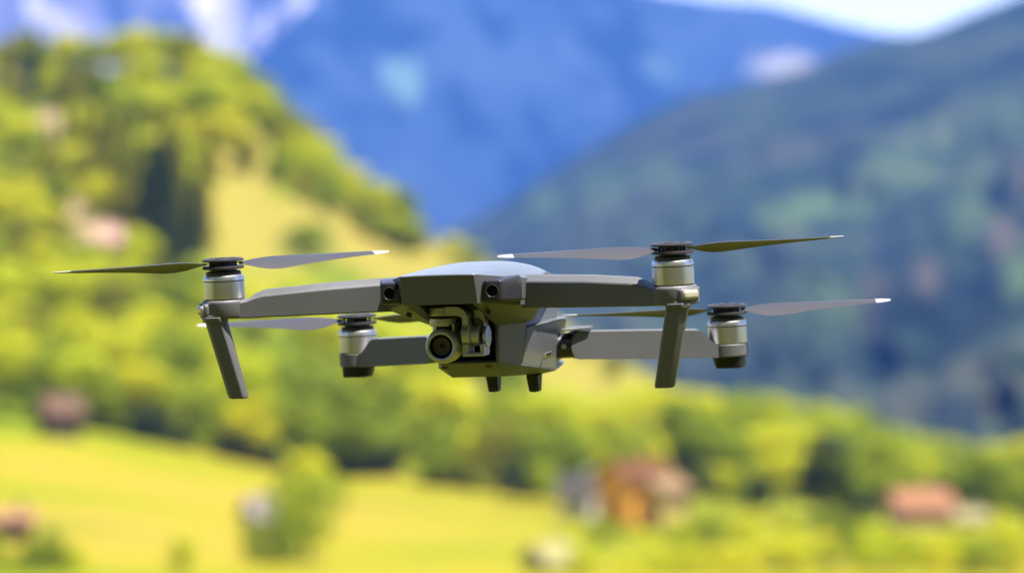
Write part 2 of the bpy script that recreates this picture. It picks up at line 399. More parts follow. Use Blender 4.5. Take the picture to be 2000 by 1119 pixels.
def rear_arm(key, s):
    c = motors[key]; m2 = Vector((c.x, c.y)); h2 = Vector((s * 38, 52))
    T = (m2 - h2).normalized(); N = Vector((-T.y, T.x))
    if N.y < 0: N = -N
    A = h2 - N * (AW / 2); B = m2 - N * (AW / 2)
    if s > 0:
        tops = [(1131, 648), (1250, 646), (1366, 645), (1376, 649), (1384, 659), (1391, 667), (1400, 671)]; bots = [(1131, 702), (1250, 701), (1366, 699.3), (1376, 699), (1384, 698.8), (1391, 698.6), (1400, 698.5)]
    else:
        tops = [(830, 657.5), (780, 660), (728, 662.5), (721, 666), (714, 677), (708, 686), (703, 689)]; bots = [(830, 710.5), (780, 713), (728, 715.5), (721, 716), (714, 716.3), (708, 716.5), (703, 717)]
    prof = []
    for a, b_ in zip(tops, bots):
        s1, z1 = QV(a[0], a[1], A, B); s0, z0 = QV(b_[0], b_[1], A, B); prof.append([s1, z0, z1, .4])
    L = (m2 - h2).length
    f = prof[0]; hh = (f[2] - f[1]) / 2; zm = (f[2] + f[1]) / 2
    pre = []
    for k in range(8):
        a = R(90 * k / 8 + 4); pre.append([f[0] - hh * .62 * math.cos(a), zm - hh * math.sin(a), zm + hh * math.sin(a), .4 * math.sin(a)])
    prof = pre + prof
    last = prof[-1]; zt_ = c.z - .4
    prof[-1][2] = min(prof[-1][2], zt_)
    prof.append([L + 1, last[1], zt_, 0])
    bm = bmesh.new(); loft(bm, arm_sections(A, T, N, prof, AW, 0))
    arm = link('rear_arm', bm, M_arm, drone, 30, .6, 3)
    zl = last[1]
    bm = bmesh.new(); lathe(bm, [(0, zl), (12.3, zl), (13.0, zl + .8), (13.0, zt_ - .3), (12.6, zt_ + .1), (0, zt_ + .1)], (c.x, c.y, 0), n=56)
    link('motor_mount', bm, M_arm, arm, 30)
    zf = Q(1427, 717, 104).z if s > 0 else Q(692, 735, 104).z
    q = []
    for z, r in ((zl + .2, 9.4), (zf, 9.0)):
        for k in range(16):
            a = R(360 * k / 16); q.append((c.x + s * 1.2 + math.copysign(abs(math.cos(a)) ** .5, math.cos(a)) * r, c.y + math.copysign(abs(math.sin(a)) ** .5, math.sin(a)) * r, z))
    q += [(c.x + s * 1.2 - s * 11, c.y + k, zl + .2) for k in (-5, 5)]
    link('status_light_housing', H(*q), M_black, arm, 30, .5)
    # dark hinge barrel between body and arm
    bm = bmesh.new(); hp = A + T * (pre[0][0] - 1.5) + N * 9
    ax = Vector((T.x, T.y, 0))
    lathe(bm, [(0, -9), (7.6, -9), (8.0, -8), (8.1, 5), (7.4, 6.5), (0, 6.5)], (hp.x, hp.y, zm), ax, 40)
    hg = link('arm_hinge', bm, M_dark, drone, 35)
    bm = bmesh.new(); lathe(bm, [(0, 0), (1.7, 0), (1.7, .5), (.9, .5), (.9, .1), (0, .1)], Vector((hp.x, hp.y, zm)) - ax * 3.5 + Vector((-N.x, -N.y, 0)) * 8.0, (-N.x, -N.y, 0), 20)
    link('hinge_screw', bm, M_motor, hg, 40)
    return arm

for key, s, sg, az in (('FR', 1, -1, 24), ('FL', -1, 1, 36)):
    front_arm(key, s); make_motor(motors[key]); make_prop(motors[key], sg, R(az))
for key, s, sg, az in (('RR', 1, 1, 18), ('RL', -1, -1, 12)):
    rear_arm(key, s); make_motor(motors[key]); make_prop(motors[key], sg, R(az))
# thin shelves over the rear hinges
zp = Q(1117, 641, 48).z
for s in (-1, 1):
    link('hinge_shelf', H((s * 33, 34, zp + .6), (s * 33, 62, zp + .6), (s * 49, 46, zp + .6), (s * 47, 60, zp + .6), (s * 33, 34, zp - .8), (s * 33, 62, zp - .8), (s * 49, 46, zp - .8), (s * 47, 60, zp - .8)), M_shell, drone, 30, .3)

# ---- gimbal and camera
gim = bpy.data.objects.new('gimbal', None); C.objects.link(gim); gim.parent = drone
def G(name, bm, mat, sm=35, bv=.4, seg=3, par=None): return link(name, bm, mat, par or gim, sm, bv, seg)
cc = Q(861, 677, -96)
ax = Vector((0.02, -1, -.02)).normalized()
bm = bmesh.new()
lathe(bm, [(0, -22), (8.0, -22), (10.2, -20), (11.0, -14), (11.0, -6), (10.4, -2.5), (9.7, -.6), (9.3, 0), (8.3, .25), (7.5, -.2), (7.4, -1.2)], cc, ax, 64)
cam_body = G('camera_barrel', bm, M_gimbal, 40, 0)
bm = bmesh.new(); lathe(bm, [(7.45, -.9), (6.9, -.5), (5.5, -1.4), (5.3, -2.2)], cc, ax, 64); G('lens_bezel', bm, M_groove, 40, 0)
bm = bmesh.new(); lathe(bm, [(5.5, -1.6), (4.0, -1.9), (3.9, -2.3), (2.6, -2.6), (2.5, -2.3), (2.2, -2.2), (0, -2.0)], cc, ax, 48); G('lens', bm, plastic('lens_inner_barrel', (.06, .05, .048), .35, spec=.4), 30, 0)
bm = bmesh.new(); lathe(bm, [(1.5, -2.1), (1.1, -1.7), (0, -1.5)], cc, ax, 32); G('front_glass', bm, M_lens, 60, 0)
# neck box under yaw motor
nb = Q(873, 645, -85)
G('camera_neck', box((nb.x, -85, nb.z), (12.5, 10, 9)), M_gimbal)
G('neck_panel', box((nb.x, -90.4, nb.z - .3), (9.4, 1.2, 8)), M_groove, bv=.2)
ya = Q(865, 627, -85)
bm = bmesh.new(); lathe(bm, [(0, -2.8), (8.1, -2.8), (8.3, -2.2), (8.1, 1.8), (0, 1.8)], (ya.x, -85, ya.z), n=48); G('yaw_motor', bm, M_gimbal, bv=0)
# top shell of the bracket with the arm curving down on the picture's right
t1 = Q(844, 598, -85); t2 = Q(919, 618, -85); zt0 = t1.z; zt1 = Q(844, 616.5, -85).z
secs = []
x0 = t1.x; x1 = t2.x
path = [(x0, 0, 1.0), (x0 + 2, 0, 1), ((x0 + x1) / 2, 0, 1)]
bm = bmesh.new()
cap = bmesh.new(); lathe(cap, [(0, zt1), (8.2, zt1), (8.3, zt1 + .4), (8.3, zt0 - .8), (7.6, zt0), (0, zt0)], (ya.x, -85, 0), n=48)
R1 = x1 - (x1 - 8.0); cx = x1 - 8.0; cz = zt1 - 2.0
pts = [(ya.x, zt0)] + [(cx + math.cos(R(a)) * 8.0, cz + math.sin(R(a)) * (zt0 - cz)) for a in range(90, -1, -10)] + [(x1, cz - 4), (x1 - 3.6, cz - 4), (x1 - 3.6, cz + .5)] + [(cx + math.cos(R(a)) * 4.2, cz + math.sin(R(a)) * (zt1 - cz)) for a in range(30, 91, 15)] + [(ya.x, zt1)]
fr = [bm.verts.new(Vector((x, -92, z)) * MM) for x, z in pts]; bk = [bm.verts.new(Vector((x, -78, z)) * MM) for x, z in pts]
bm.faces.new(fr); bm.faces.new(bk[::-1])
for i in range(len(fr)):
    j = (i + 1) % len(fr); bm.faces.new((fr[j], fr[i], bk[i], bk[j]))
G('yaw_bracket', join(bm, cap), M_gimbal, 30, .5)
# pitch motor drums, axis across
p1 = Q(916, 654, -85)
r_a = (Q(916, 629, -85).z - Q(916, 679, -85).z) / 2
bm = bmesh.new(); lathe(bm, [(0, -3.2), (r_a - .6, -3.2), (r_a, -2.6), (r_a, 1.9), (r_a - .5, 2.3), (r_a - 1.6, 2.4), (r_a - 1.6, 4.0), (0, 4.0)], (p1.x, -85, p1.z), (1, 0, 0), 56); G('roll_motor', bm, M_gimbal, bv=0)
p2 = Q(932, 655, -85); r_b = r_a * .84
bm = bmesh.new(); lathe(bm, [(0, -2.8), (r_b - .3, -2.8), (r_b, -2.4), (r_b, 2.0), (r_b - .5, 2.4), (0, 2.4)], (p2.x + .2, -85, p2.z), (1, 0, 0), 56); G('motor_drum', bm, M_gimbal, bv=0)
p3 = Q(948, 657, -85)
bm = bmesh.new(); lathe(bm, [(0, -2.0), (r_b - 1, -2.0), (r_b, -.3), (r_b, .3), (0, .8)], (p3.x + 1.4, -84, p3.z), (1, 0, 0), 56); G('end_plate', bm, M_gimbal, bv=0)
bm = bmesh.new(); lathe(bm, [(0, -3.5), (r_b - 3.4, -3.5), (r_b - 3.4, 1), (0, 1)], (p3.x, -84, p3.z), (1, 0, 0), 32); G('ribbon_cable_core', bm, plastic('dark_copper', (.05, .03, .03), .5), bv=0)
# lower U bracket
u0, u1 = Q(908, 677, -87), Q(950, 694, -87); zi = Q(925, 688, -87).z
G('lower_bracket', join(H(*[(x, y, z) for x in (u0.x + .4, u1.x) for y in (-93, -80) for z in (u1.z + .3, zi)], *[(x, y, zi - 2) for x in (u0.x - .3, u1.x + .3) for y in (-93, -80)]),
    box((u0.x + 1.9, -86, (zi + u0.z) / 2 + .5), (4.3, 12.6, u0.z - zi + 3)), box((u1.x - 1, -86, (zi + u0.z) / 2 + .5), (2.6, 12.6, u0.z - zi + 2.6))), M_gimbal, 30, .5)
v0, v1 = Q(925, 604, -81), Q(947, 641, -81)
G('upright_plate', box(((v0.x + v1.x) / 2, -77, (v0.z + v1.z) / 2), (v1.x - v0.x, 9, v0.z - v1.z)), M_gimbal)
G('support_strut', join(H((14, -81, zn - 2), (18.5, -81, zn - 2), (10, -81, zn + 6.2), (13, -81, zn + 6.2), (14, -85, zn - 2), (18.5, -85, zn - 2), (10, -85, zn + 6.2), (13, -85, zn + 6.2))), M_shell)

# ------------------------------------------------------------------ land: metres, seen from the camera at the origin
def WP(px, py, d): return Vector(((px - 1000) / FPX * d, d, (559.5 - py) / FPX * d))

def ramp_mat(name, stops, scale, detail=6, rough=1.0, coords='Object', patch=None, stretch=(1, 1, 1), bump=0):
    m, t, b = node_mat(name); b.inputs['Roughness'].default_value = rough; b.inputs['Specular IOR Level'].default_value = .1
    tc = t.nodes.new('ShaderNodeTexCoord'); mp = t.nodes.new('ShaderNodeMapping'); mp.inputs['Scale'].default_value = stretch
    t.links.new(tc.outputs[coords], mp.inputs[0])
    n = t.nodes.new('ShaderNodeTexNoise'); n.inputs['Scale'].default_value = scale; n.inputs['Detail'].default_value = detail; n.inputs['Roughness'].default_value = .6
    t.links.new(mp.outputs[0], n.inputs['Vector'])
    r = t.nodes.new('ShaderNodeValToRGB'); e = r.color_ramp.elements
    while len(e) > 1: e.remove(e[-1])
    e[0].position = stops[0][0]; e[0].color = stops[0][1] + (1,)
    for p, c in stops[1:]:
        q = e.new(p); q.color = c + (1,)
    t.links.new(n.outputs['Fac'], r.inputs[0]); last = r.outputs[0]
    if patch:
        for nm, col in patch:
            at = t.nodes.new('ShaderNodeAttribute'); at.attribute_name = nm
            mx = t.nodes.new('ShaderNodeMix'); mx.data_type = 'RGBA'; mx.inputs['B'].default_value = col + (1,)
            t.links.new(at.outputs['Fac'], mx.inputs['Factor']); t.links.new(last, mx.inputs['A']); last = mx.outputs['Result']
    t.links.new(last, b.inputs['Base Color'])
    return m

def tag(o, label, cat, group=None, kind=None):
    if label: o['label'] = label
    if cat: o['category'] = cat
    if group: o['group'] = group
    if kind: o['kind'] = kind
    return o

def terrain(name, pxs, rowf, mat, patches=None):
    """rowf(px) -> list of (py, depth); patches {attr: [(px,py,rx,ry,strength)]}"""
    verts = []; pix = []
    for px in pxs:
        for (py, d) in rowf(px): verts.append(WP(px, py, d)); pix.append((px, py))
    nr = len(verts) // len(pxs); faces = []
    for i in range(len(pxs) - 1):
        for j in range(nr - 1):
            a = i * nr + j; faces.append((a, a + nr, a + nr + 1, a + 1))
    me = bpy.data.meshes.new(name); me.from_pydata([tuple(v) for v in verts], [], faces); me.materials.append(mat)
    for p in me.polygons: p.use_smooth = True
    for nm, lst in (patches or {}).items():
        at = me.attributes.new(nm, 'FLOAT', 'POINT')
        for k, (x, y) in enumerate(pix):
            v = 0
            for (cx, cy, rx, ry, s) in lst:
                q = ((x - cx) / rx) ** 2 + ((y - cy) / ry) ** 2
                q += noise.noise(Vector((x * .02, y * .02, cx))) * .5
                v = max(v, s * max(0, min(1, (1.3 - q) / .6)))
            at.data[k].value = v
    o = bpy.data.objects.new(name, me); C.objects.link(o); o['kind'] = 'structure'
    return o

def fr(a, b, n): return [a + (b - a) * i / (n - 1) for i in range(n)]
EDGE = [(-3000, 760), (-500, 780), (0, 808), (150, 832), (300, 862), (450, 893), (600, 922), (750, 925), (850, 945), (1000, 965), (1300, 1000), (2000, 1012), (5000, 1012)]
RID = [(-3000, -40), (-600, 60), (0, 165), (100, 150), (200, 140), (300, 140), (400, 150), (480, 190), (600, 315), (700, 405), (800, 455), (880, 485), (960, 525), (1050, 600), (1150, 670), (1300, 750), (1450, 830), (1600, 900), (1750, 960), (1900, 1000), (5000, 1010)]

# valley ground, one sheet to the horizon (polar grid round the camera)
NEAR = [(0, -1.7), (12, -1.7), (20, -2.6), (60, -8.5), (150, -17), (300, -26), (450, -30.3)]
def ground_z(px, d):
    if d <= 450: return interp(NEAR, d)
    z620 = (559.5 - interp(EDGE, px)) / FPX * 620
    if d <= 620: return -30.3 + (z620 + 30.3) * (d - 450) / 170
    return interp([(620, z620 - 1), (700, z620 - 14), (1200, -75), (60000, -75)], d)
rad = [0.5, 1, 2, 3, 5, 8, 12, 16, 20, 30, 45, 60, 90, 120, 150, 200, 250, 300, 350, 400, 430, 450] + fr(456, 620, 30) + [635, 660, 700, 800, 1000, 1200, 1600, 2400, 4000, 8000, 16000, 22200]
angs = [a for a in fr(-180, -26, 20)] + fr(-24, 24, 121) + [a for a in fr(26, 180, 20)]
vs = []
for a in angs:
    for d0 in rad:
        x = math.sin(R(a)) * d0; yv = math.cos(R(a)) * d0
        if abs(a) < 40: px = 1000 + FPX * math.tan(R(a))
        else: px = 1000 + math.copysign(6500, a)
        dd = yv if abs(a) <= 30 else d0
        z = ground_z(px, max(dd, .4))
        if 20 < dd < 700: z += noise.noise(Vector((x / 40, yv / 40, 0))) * min(.9, dd / 500)
        vs.append((x, yv, z))
nr = len(rad); fs = []
for i in range(len(angs) - 1):
    for j in range(nr - 1):
        a = i * nr + j; fs.append((a, a + 1, a + nr + 1, a + nr))
me = bpy.data.meshes.new('meadow_ground'); me.from_pydata(vs + [(0, 0, -1.7)], [], fs + [(len(vs), i * nr, (i + 1) * nr) for i in range(len(angs) - 1)])
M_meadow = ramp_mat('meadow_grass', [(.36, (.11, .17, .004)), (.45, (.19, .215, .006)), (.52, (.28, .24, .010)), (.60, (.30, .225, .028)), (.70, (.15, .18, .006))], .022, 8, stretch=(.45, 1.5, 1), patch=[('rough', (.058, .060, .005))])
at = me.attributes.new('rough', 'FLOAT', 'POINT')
for k_, v_ in enumerate(me.vertices): at.data[k_].value = max(0, min(1, (75 - Vector((v_.co.x, v_.co.y)).length) / 45)) * .95  # near grass, out of view, darkened to cut bounce light on the drone
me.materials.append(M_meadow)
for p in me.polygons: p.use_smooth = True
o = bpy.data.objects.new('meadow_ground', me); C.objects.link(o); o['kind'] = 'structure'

# near hillside that closes the left of the valley
def hill_d(px, py):
    e = interp(EDGE, px); r = interp(RID, px); t = (e - py) / max(30, e - r)
    dr = interp([(-3000, 1000), (0, 980), (800, 900), (1300, 800), (2000, 700), (5000, 680)], px)
    return 620 + (dr - 620) * (t ** 1.15 if t > 0 else t)
def hill_rows(px):
    e = interp(EDGE, px); r = interp(RID, px); rows = [(e + 25, 606)]
    for k in range(41):
        py = e + (r - e) * k / 40; rows.append((py + noise.noise(Vector((px / 60, k / 6, 3))) * 5 * min(1, k / 5), hill_d(px, py)))
    dr = rows[-1][1]
    rows += [(r + 12, dr + 60), (r + 90, dr + 180), (r + 220, dr + 320)]
    return rows
M_hill = ramp_mat('hillside_grass', [(.28, (.06, .10, .006)), (.45, (.12, .16, .007)), (.58, (.19, .21, .010)), (.75, (.20, .17, .02))], .012, 8,
                  patch=[('pasture', (.27, .215, .040)), ('bare', (.36, .24, .17)), ('rough', (.05, .08, .006))])
hill = terrain('hillside', fr(-3000, -200, 40) + fr(-180, 2200, 200) + fr(2300, 5000, 20), hill_rows, M_hill,
    {'pasture': [(455, 360, 75, 130, .85), (560, 460, 150, 70, .85), (700, 470, 110, 40, .9), (800, 520, 110, 50, .8), (900, 560, 110, 60, .7), (1000, 650, 120, 70, .7), (1150, 710, 130, 60, .7), (950, 740, 100, 50, .6), (60, 500, 70, 40, .6), (50, 300, 40, 60, .4), (420, 560, 120, 25, .5)],
     'bare': [(95, 265, 45, 50, .75), (150, 410, 40, 30, .7), (205, 480, 60, 45, .9), (60, 250, 30, 30, .5), (300, 500, 40, 20, .6)],
     'rough': [(600, 480, 60, 40, .7), (20, 400, 40, 40, .8), (560, 440, 120, 50, .0)]})

# forested mountain on the right
RM = [(-1500, 700), (400, 620), (800, 500), (900, 440), (980, 400), (1060, 350), (1150, 290), (1250, 235), (1350, 188), (1480, 160), (1600, 124), (1660, 96), (1740, 76), (1820, 60), (1900, 26), (2000, -12), (2400, -160), (3200, -330), (5000, -420)]
def rm_rows(px):
    r = interp(RM, px); b = 1150; rows = []
    for k in range(61):
        t = k / 60; py = b + (r - b) * t; n = noise.fractal(Vector((px / 160, py / 160, 1)), 1, 2, 5)
        rows.append((py + n * 10 * min(1, 4 * (1 - t)), 1250 + 5000 * t ** 1.5 + n * 500 * t * (1 - t) * 3))
    rows += [(r + 20, 6700), (r + 160, 7600)]
    return rows
M_rm = ramp_mat('forested_slope', [(.34, (.003, .008, .012)), (.44, (.010, .020, .016)), (.53, (.032, .052, .024)), (.62, (.060, .056, .040)), (.72, (.02, .04, .02))], .0048, 8,
    patch=[('clearing', (.15, .22, .06)), ('bare', (.45, .30, .20)), ('dark', (.008, .016, .025))])
terrain('forested_mountain', fr(-1500, 800, 40) + fr(820, 2200, 190) + fr(2250, 5000, 60), rm_rows, M_rm,
    {'clearing': [(1620, 400, 110, 22, 0.33), (1750, 330, 90, 40, 0.24), (1530, 425, 60, 25, 0.36), (1840, 260, 80, 40, 0.18), (1640, 610, 45, 70, 0.15), (1900, 380, 60, 80, 0.18), (1180, 370, 50, 40, 0.18), (1290, 340, 60, 30, 0.15), (1060, 390, 30, 40, 0.24), (1990, 540, 30, 50, 0.30), (1960, 230, 60, 30, 0.18)],
     'bare': [(1960, 455, 30, 45, .22), (1812, 540, 28, 40, .12), (1730, 555, 25, 20, .1), (1700, 590, 20, 70, .1), (1995, 350, 12, 30, .3)],
     'dark': [(1870, 830, 60, 60, .8), (1730, 480, 40, 50, .5), (1650, 250, 100, 30, .3), (1400, 300, 110, 40, .3), (1500, 700, 200, 60, .35), (1440, 420, 40, 30, .35)]})

# far blue mountain closing the valley
BM = [(-2500, 500), (300, 330), (440, 165), (480, 120), (560, 50), (620, -10), (760, -60), (950, -70), (1150, -40), (1300, -12), (1400, 2), (1500, 8), (1560, 24), (1640, 46), (1720, 64), (1800, 72), (1950, 130), (2600, 200), (5000, 300)]
def bm_rows(px):
    r = interp(BM, px); rows = []
    for k in range(51):
        t = k / 50; py = 760 + (r - 760) * t; n = noise.fractal(Vector((px / 230, py / 230, 5)), 1, 2, 5)
        rows.append((py + n * 10 * min(1, 4 * (1 - t)), 13500 + 4000 * t + n * 850))
    rows += [(r + 40, 18500), (r + 260, 19500)]
    return rows
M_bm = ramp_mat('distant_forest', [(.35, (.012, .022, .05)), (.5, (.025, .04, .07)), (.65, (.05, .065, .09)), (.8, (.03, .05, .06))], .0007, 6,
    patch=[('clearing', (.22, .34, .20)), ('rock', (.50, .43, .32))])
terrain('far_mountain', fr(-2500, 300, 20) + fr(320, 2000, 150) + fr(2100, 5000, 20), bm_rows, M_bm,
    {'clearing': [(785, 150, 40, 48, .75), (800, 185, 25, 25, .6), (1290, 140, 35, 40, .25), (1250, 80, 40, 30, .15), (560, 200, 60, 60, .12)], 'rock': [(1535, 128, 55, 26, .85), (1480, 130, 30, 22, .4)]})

# pale rocky massif at the upper left
def rk_rows(px):
    r = -130 + 60 * math.sin(px / 210) + interp([(-2500, 0), (900, 0), (1500, 500), (3000, 900)], px); rows = []
    for k in range(51):
        t = k / 50; py = 620 + (r - 620) * t; n = noise.fractal(Vector((px / 150, py / 220, 9)), 1, 2, 5)
        rows.append((py + n * 8, 19000 + 1800 * t + n * 700))
    rows += [(r + 40, 21500), (r + 400, 22000)]
    return rows
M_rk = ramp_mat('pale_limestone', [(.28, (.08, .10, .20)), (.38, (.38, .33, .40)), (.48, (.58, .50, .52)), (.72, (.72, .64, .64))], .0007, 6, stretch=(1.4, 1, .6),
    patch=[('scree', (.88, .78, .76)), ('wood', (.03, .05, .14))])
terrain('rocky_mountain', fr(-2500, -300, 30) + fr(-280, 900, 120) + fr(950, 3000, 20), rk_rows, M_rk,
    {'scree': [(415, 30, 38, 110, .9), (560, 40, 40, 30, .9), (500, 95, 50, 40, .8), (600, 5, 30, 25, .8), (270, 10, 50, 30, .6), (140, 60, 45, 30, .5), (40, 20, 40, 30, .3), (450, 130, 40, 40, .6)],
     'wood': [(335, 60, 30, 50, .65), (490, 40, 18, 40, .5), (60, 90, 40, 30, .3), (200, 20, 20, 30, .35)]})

# unseen dark rise added behind the camera to block sky and bounce light
vs = []; fs = []; aa = fr(100, 260, 33); rr = [3.2, 4, 5.5, 8, 12, 20, 35, 60]; hh = [-1.75, -1.0, .9, 4.2, 9, 17, 28, 38]
for a in aa:
    for d0, h in zip(rr, hh): vs.append((math.sin(R(a)) * d0, math.cos(R(a)) * d0, h + noise.noise(Vector((a / 9, d0 / 5, 0))) * .12 * d0 ** .8 - (3 if d0 == 3.2 or a in (aa[0], aa[-1]) else 0)))
for i in range(len(aa) - 1):
    for j in range(len(rr) - 1): k = i * len(rr) + j; fs.append((k, k + 1, k + len(rr) + 1, k + len(rr)))
me = bpy.data.meshes.new('light_block_rise'); me.from_pydata(vs, [], fs); me.materials.append(ramp_mat('light_block_floor', [(.35, (.02, .03, .01)), (.65, (.05, .06, .02))], .8))
o = bpy.data.objects.new('light_block_rise', me); C.objects.link(o); o['kind'] = 'structure'

# ------------------------------------------------------------------ trees
def leaf_mat(name, a, b_):
    m, t, b = node_mat(name); b.inputs['Roughness'].default_value = .6; b.inputs['Specular IOR Level'].default_value = .25
    oi = t.nodes.new('ShaderNodeObjectInfo'); tc = t.nodes.new('ShaderNodeTexCoord')
    n = t.nodes.new('ShaderNodeTexNoise'); n.inputs['Scale'].default_value = 7; t.links.new(tc.outputs['Object'], n.inputs['Vector'])
    ad = t.nodes.new('ShaderNodeMath'); ad.operation = 'MULTIPLY_ADD'; ad.inputs[1].default_value = .6; t.links.new(oi.outputs['Random'], ad.inputs[0])
    m2 = t.nodes.new('ShaderNodeMath'); m2.operation = 'MULTIPLY'; m2.inputs[1].default_value = .4; t.links.new(n.outputs['Fac'], m2.inputs[0]); t.links.new(m2.outputs[0], ad.inputs[2])
    mx = t.nodes.new('ShaderNodeMix'); mx.data_type = 'RGBA'; mx.inputs['A'].default_value = a + (1,); mx.inputs['B'].default_value = b_ + (1,)
    t.links.new(ad.outputs[0], mx.inputs['Factor']); t.links.new(mx.outputs['Result'], b.inputs['Base Color'])
    tr = t.nodes.new('ShaderNodeBsdfTranslucent'); t.links.new(mx.outputs['Result'], tr.inputs['Color'])
    ms = t.nodes.new('ShaderNodeMixShader'); ms.inputs[0].default_value = .33
    t.links.new(b.outputs[0], ms.inputs[1]); t.links.new(tr.outputs[0], ms.inputs[2])
    t.links.new(ms.outputs[0], t.nodes['Material Output'].inputs['Surface'])
    return m
M_lime = leaf_mat('lime_foliage', (.42, .50, .001), (.70, .63, .002))
M_green = leaf_mat('green_foliage', (.15, .22, .002), (.38, .43, .002))
M_olive = leaf_mat('olive_foliage', (.20, .22, .006), (.38, .34, .012))
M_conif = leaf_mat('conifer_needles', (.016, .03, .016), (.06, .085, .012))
M_bark = ramp_mat('tree_bark', [(.3, (.07, .05, .035)), (.7, (.14, .10, .07))], 9)

def crown_broad(seed, wide=.42, base=.18, n=2300):
    rnd = random.Random(seed); lobes = []
    for k in range(11):
        a = rnd.uniform(0, 6.28); r = wide * rnd.uniform(.15, .72); z = rnd.uniform(base + .16, .86)
        lobes.append((Vector((r * math.cos(a), r * math.sin(a), z)), rnd.uniform(.13, .23)))
    lobes.append((Vector((0, 0, .80)), .19)); lobes.append((Vector((0, 0, .5)), .27))
    vs, fs = [], []
    for _ in range(n):
        c, r = rnd.choice(lobes); d = Vector((rnd.gauss(0, 1), rnd.gauss(0, 1), rnd.gauss(0, 1))).normalized()
        p = c + Vector((d.x, d.y, d.z * .85)) * r * rnd.uniform(.86, 1.06)
        nrm = (d + Vector((rnd.gauss(0, .35), rnd.gauss(0, .35), rnd.gauss(0, .35)))).normalized()
        u = nrm.cross(Vector((0, 0, 1)) if abs(nrm.z) < .9 else Vector((1, 0, 0))).normalized(); v = nrm.cross(u); s = rnd.uniform(.018, .036)
        k = len(vs); vs += [p + u * s, p + v * s * .8, p - u * s, p - v * s * .8]; fs.append((k, k + 1, k + 2, k + 3))
    return vs, fs
def crown_conifer(seed, wide=.16, n=2200):
    rnd = random.Random(seed); vs, fs = [], []
    for _ in range(n):
        t = rnd.random() ** 1.5; z = .10 + .90 * t; tier = (z * 13) % 1
        r = wide * (1 - t) ** .85 * (.7 + .45 * (1 - tier)) * math.sqrt(rnd.uniform(.25, 1)) + .004; a = rnd.uniform(0, 6.28)
        p = Vector((r * math.cos(a), r * math.sin(a), z - r * .35)); d = Vector((math.cos(a), math.sin(a), -.5)).normalized()
        u = d; v = Vector((-math.sin(a), math.cos(a), rnd.uniform(-.3, .3))); s = rnd.uniform(.02, .04)
        k = len(vs); vs += [p + u * s, p + v * s * .5, p - u * s, p - v * s * .5]; fs.append((k, k + 1, k + 2, k + 3))
    return vs, fs
def raw(name, vf, mat):
    me = bpy.data.meshes.new(name); me.from_pydata([tuple(v) for v in vf[0]], [], vf[1]); me.materials.append(mat); return me
def trunk_mesh(seed, top=.7, r=.024):
    rnd = random.Random(seed); bm = bmesh.new(); n = 8; prev = None
    def tube(pts):
        rings = []
        for p, rr in pts: rings.append([bm.verts.new(p + Vector((math.cos(i * 6.283 / n), math.sin(i * 6.283 / n), 0)) * rr) for i in range(n)])
        for A, B in zip(rings, rings[1:]):
            for i in range(n): bm.faces.new((A[i], A[(i + 1) % n], B[(i + 1) % n], B[i]))
    tube([(Vector((rnd.uniform(-.01, .01) * k, rnd.uniform(-.01, .01) * k, -.03 + (top + .03) * k / 5)), r * (1.25 - k / 5)) for k in range(6)])
    if top < .8:
        for q in range(5):
            a = rnd.uniform(0, 6.28); z = rnd.uniform(.25, .5); L = rnd.uniform(.16, .28); d = Vector((math.cos(a), math.sin(a), 1)) * .7
            tube([(Vector((0, 0, z)) + d * (L * k / 3), r * .5 * (1 - k / 3.5)) for k in range(4)])
    me = bpy.data.meshes.new('trunk'); bm.to_mesh(me); bm.free(); me.materials.append(M_bark); return me
CR = {'lime': [raw('crown', crown_broad(s, .40 + .05 * (s % 3)), M_lime) for s in range(4)],
      'green': [raw('crown', crown_broad(10 + s, .42 + .05 * (s % 3)), M_green) for s in range(4)],
      'olive': [raw('crown', crown_broad(20 + s, .36), M_olive) for s in range(3)],
      'bush': [raw('crown', crown_broad(30 + s, .55, .02), M_green) for s in range(3)],
      'limebush': [raw('crown', crown_broad(40 + s, .55, .02), M_lime) for s in range(3)],
      'darkbush_or_shade': [raw('crown', crown_broad(33, .5, .02), M_conif)],
      'conifer': [raw('crown', crown_conifer(50 + s, .15 + .02 * s), M_conif) for s in range(3)],
      'oliveconifer': [raw('crown', crown_conifer(60 + s, .17), M_olive) for s in range(2)]}
TRK = {'b': [trunk_mesh(s) for s in range(3)], 'c': [trunk_mesh(9, .95, .016)]}
NAME = {'lime': 'broadleaf_tree', 'green': 'broadleaf_tree', 'olive': 'broadleaf_tree', 'bush': 'round_bush', 'limebush': 'round_bush', 'darkbush_or_shade': 'round_bush', 'conifer': 'conifer_tree', 'oliveconifer': 'conifer_tree'}
CAT = {'broadleaf_tree': 'tree', 'round_bush': 'bush', 'conifer_tree': 'conifer'}
def tree(kind, base, h, label, group=None, wide=1.0):
    nm = NAME[kind]; e = bpy.data.objects.new(nm, None); C.objects.link(e); e.location = Vector(base) - Vector((0, 0, .1 * h)); e.rotation_euler.z = random.uniform(0, 6.28)
    e.scale = (h * wide, h * wide, h); tag(e, label, CAT[nm], group)
    for part, me in (('crown', random.choice(CR[kind])), ('trunk', random.choice(TRK['c' if 'conifer' in kind else 'b']))):
        o = bpy.data.objects.new(part, me); C.objects.link(o); o.parent = e
    return e
def px2m(n, d): return n * d / FPX
def on_hill(px, py): d = hill_d(px, py); return WP(px, py, d), d
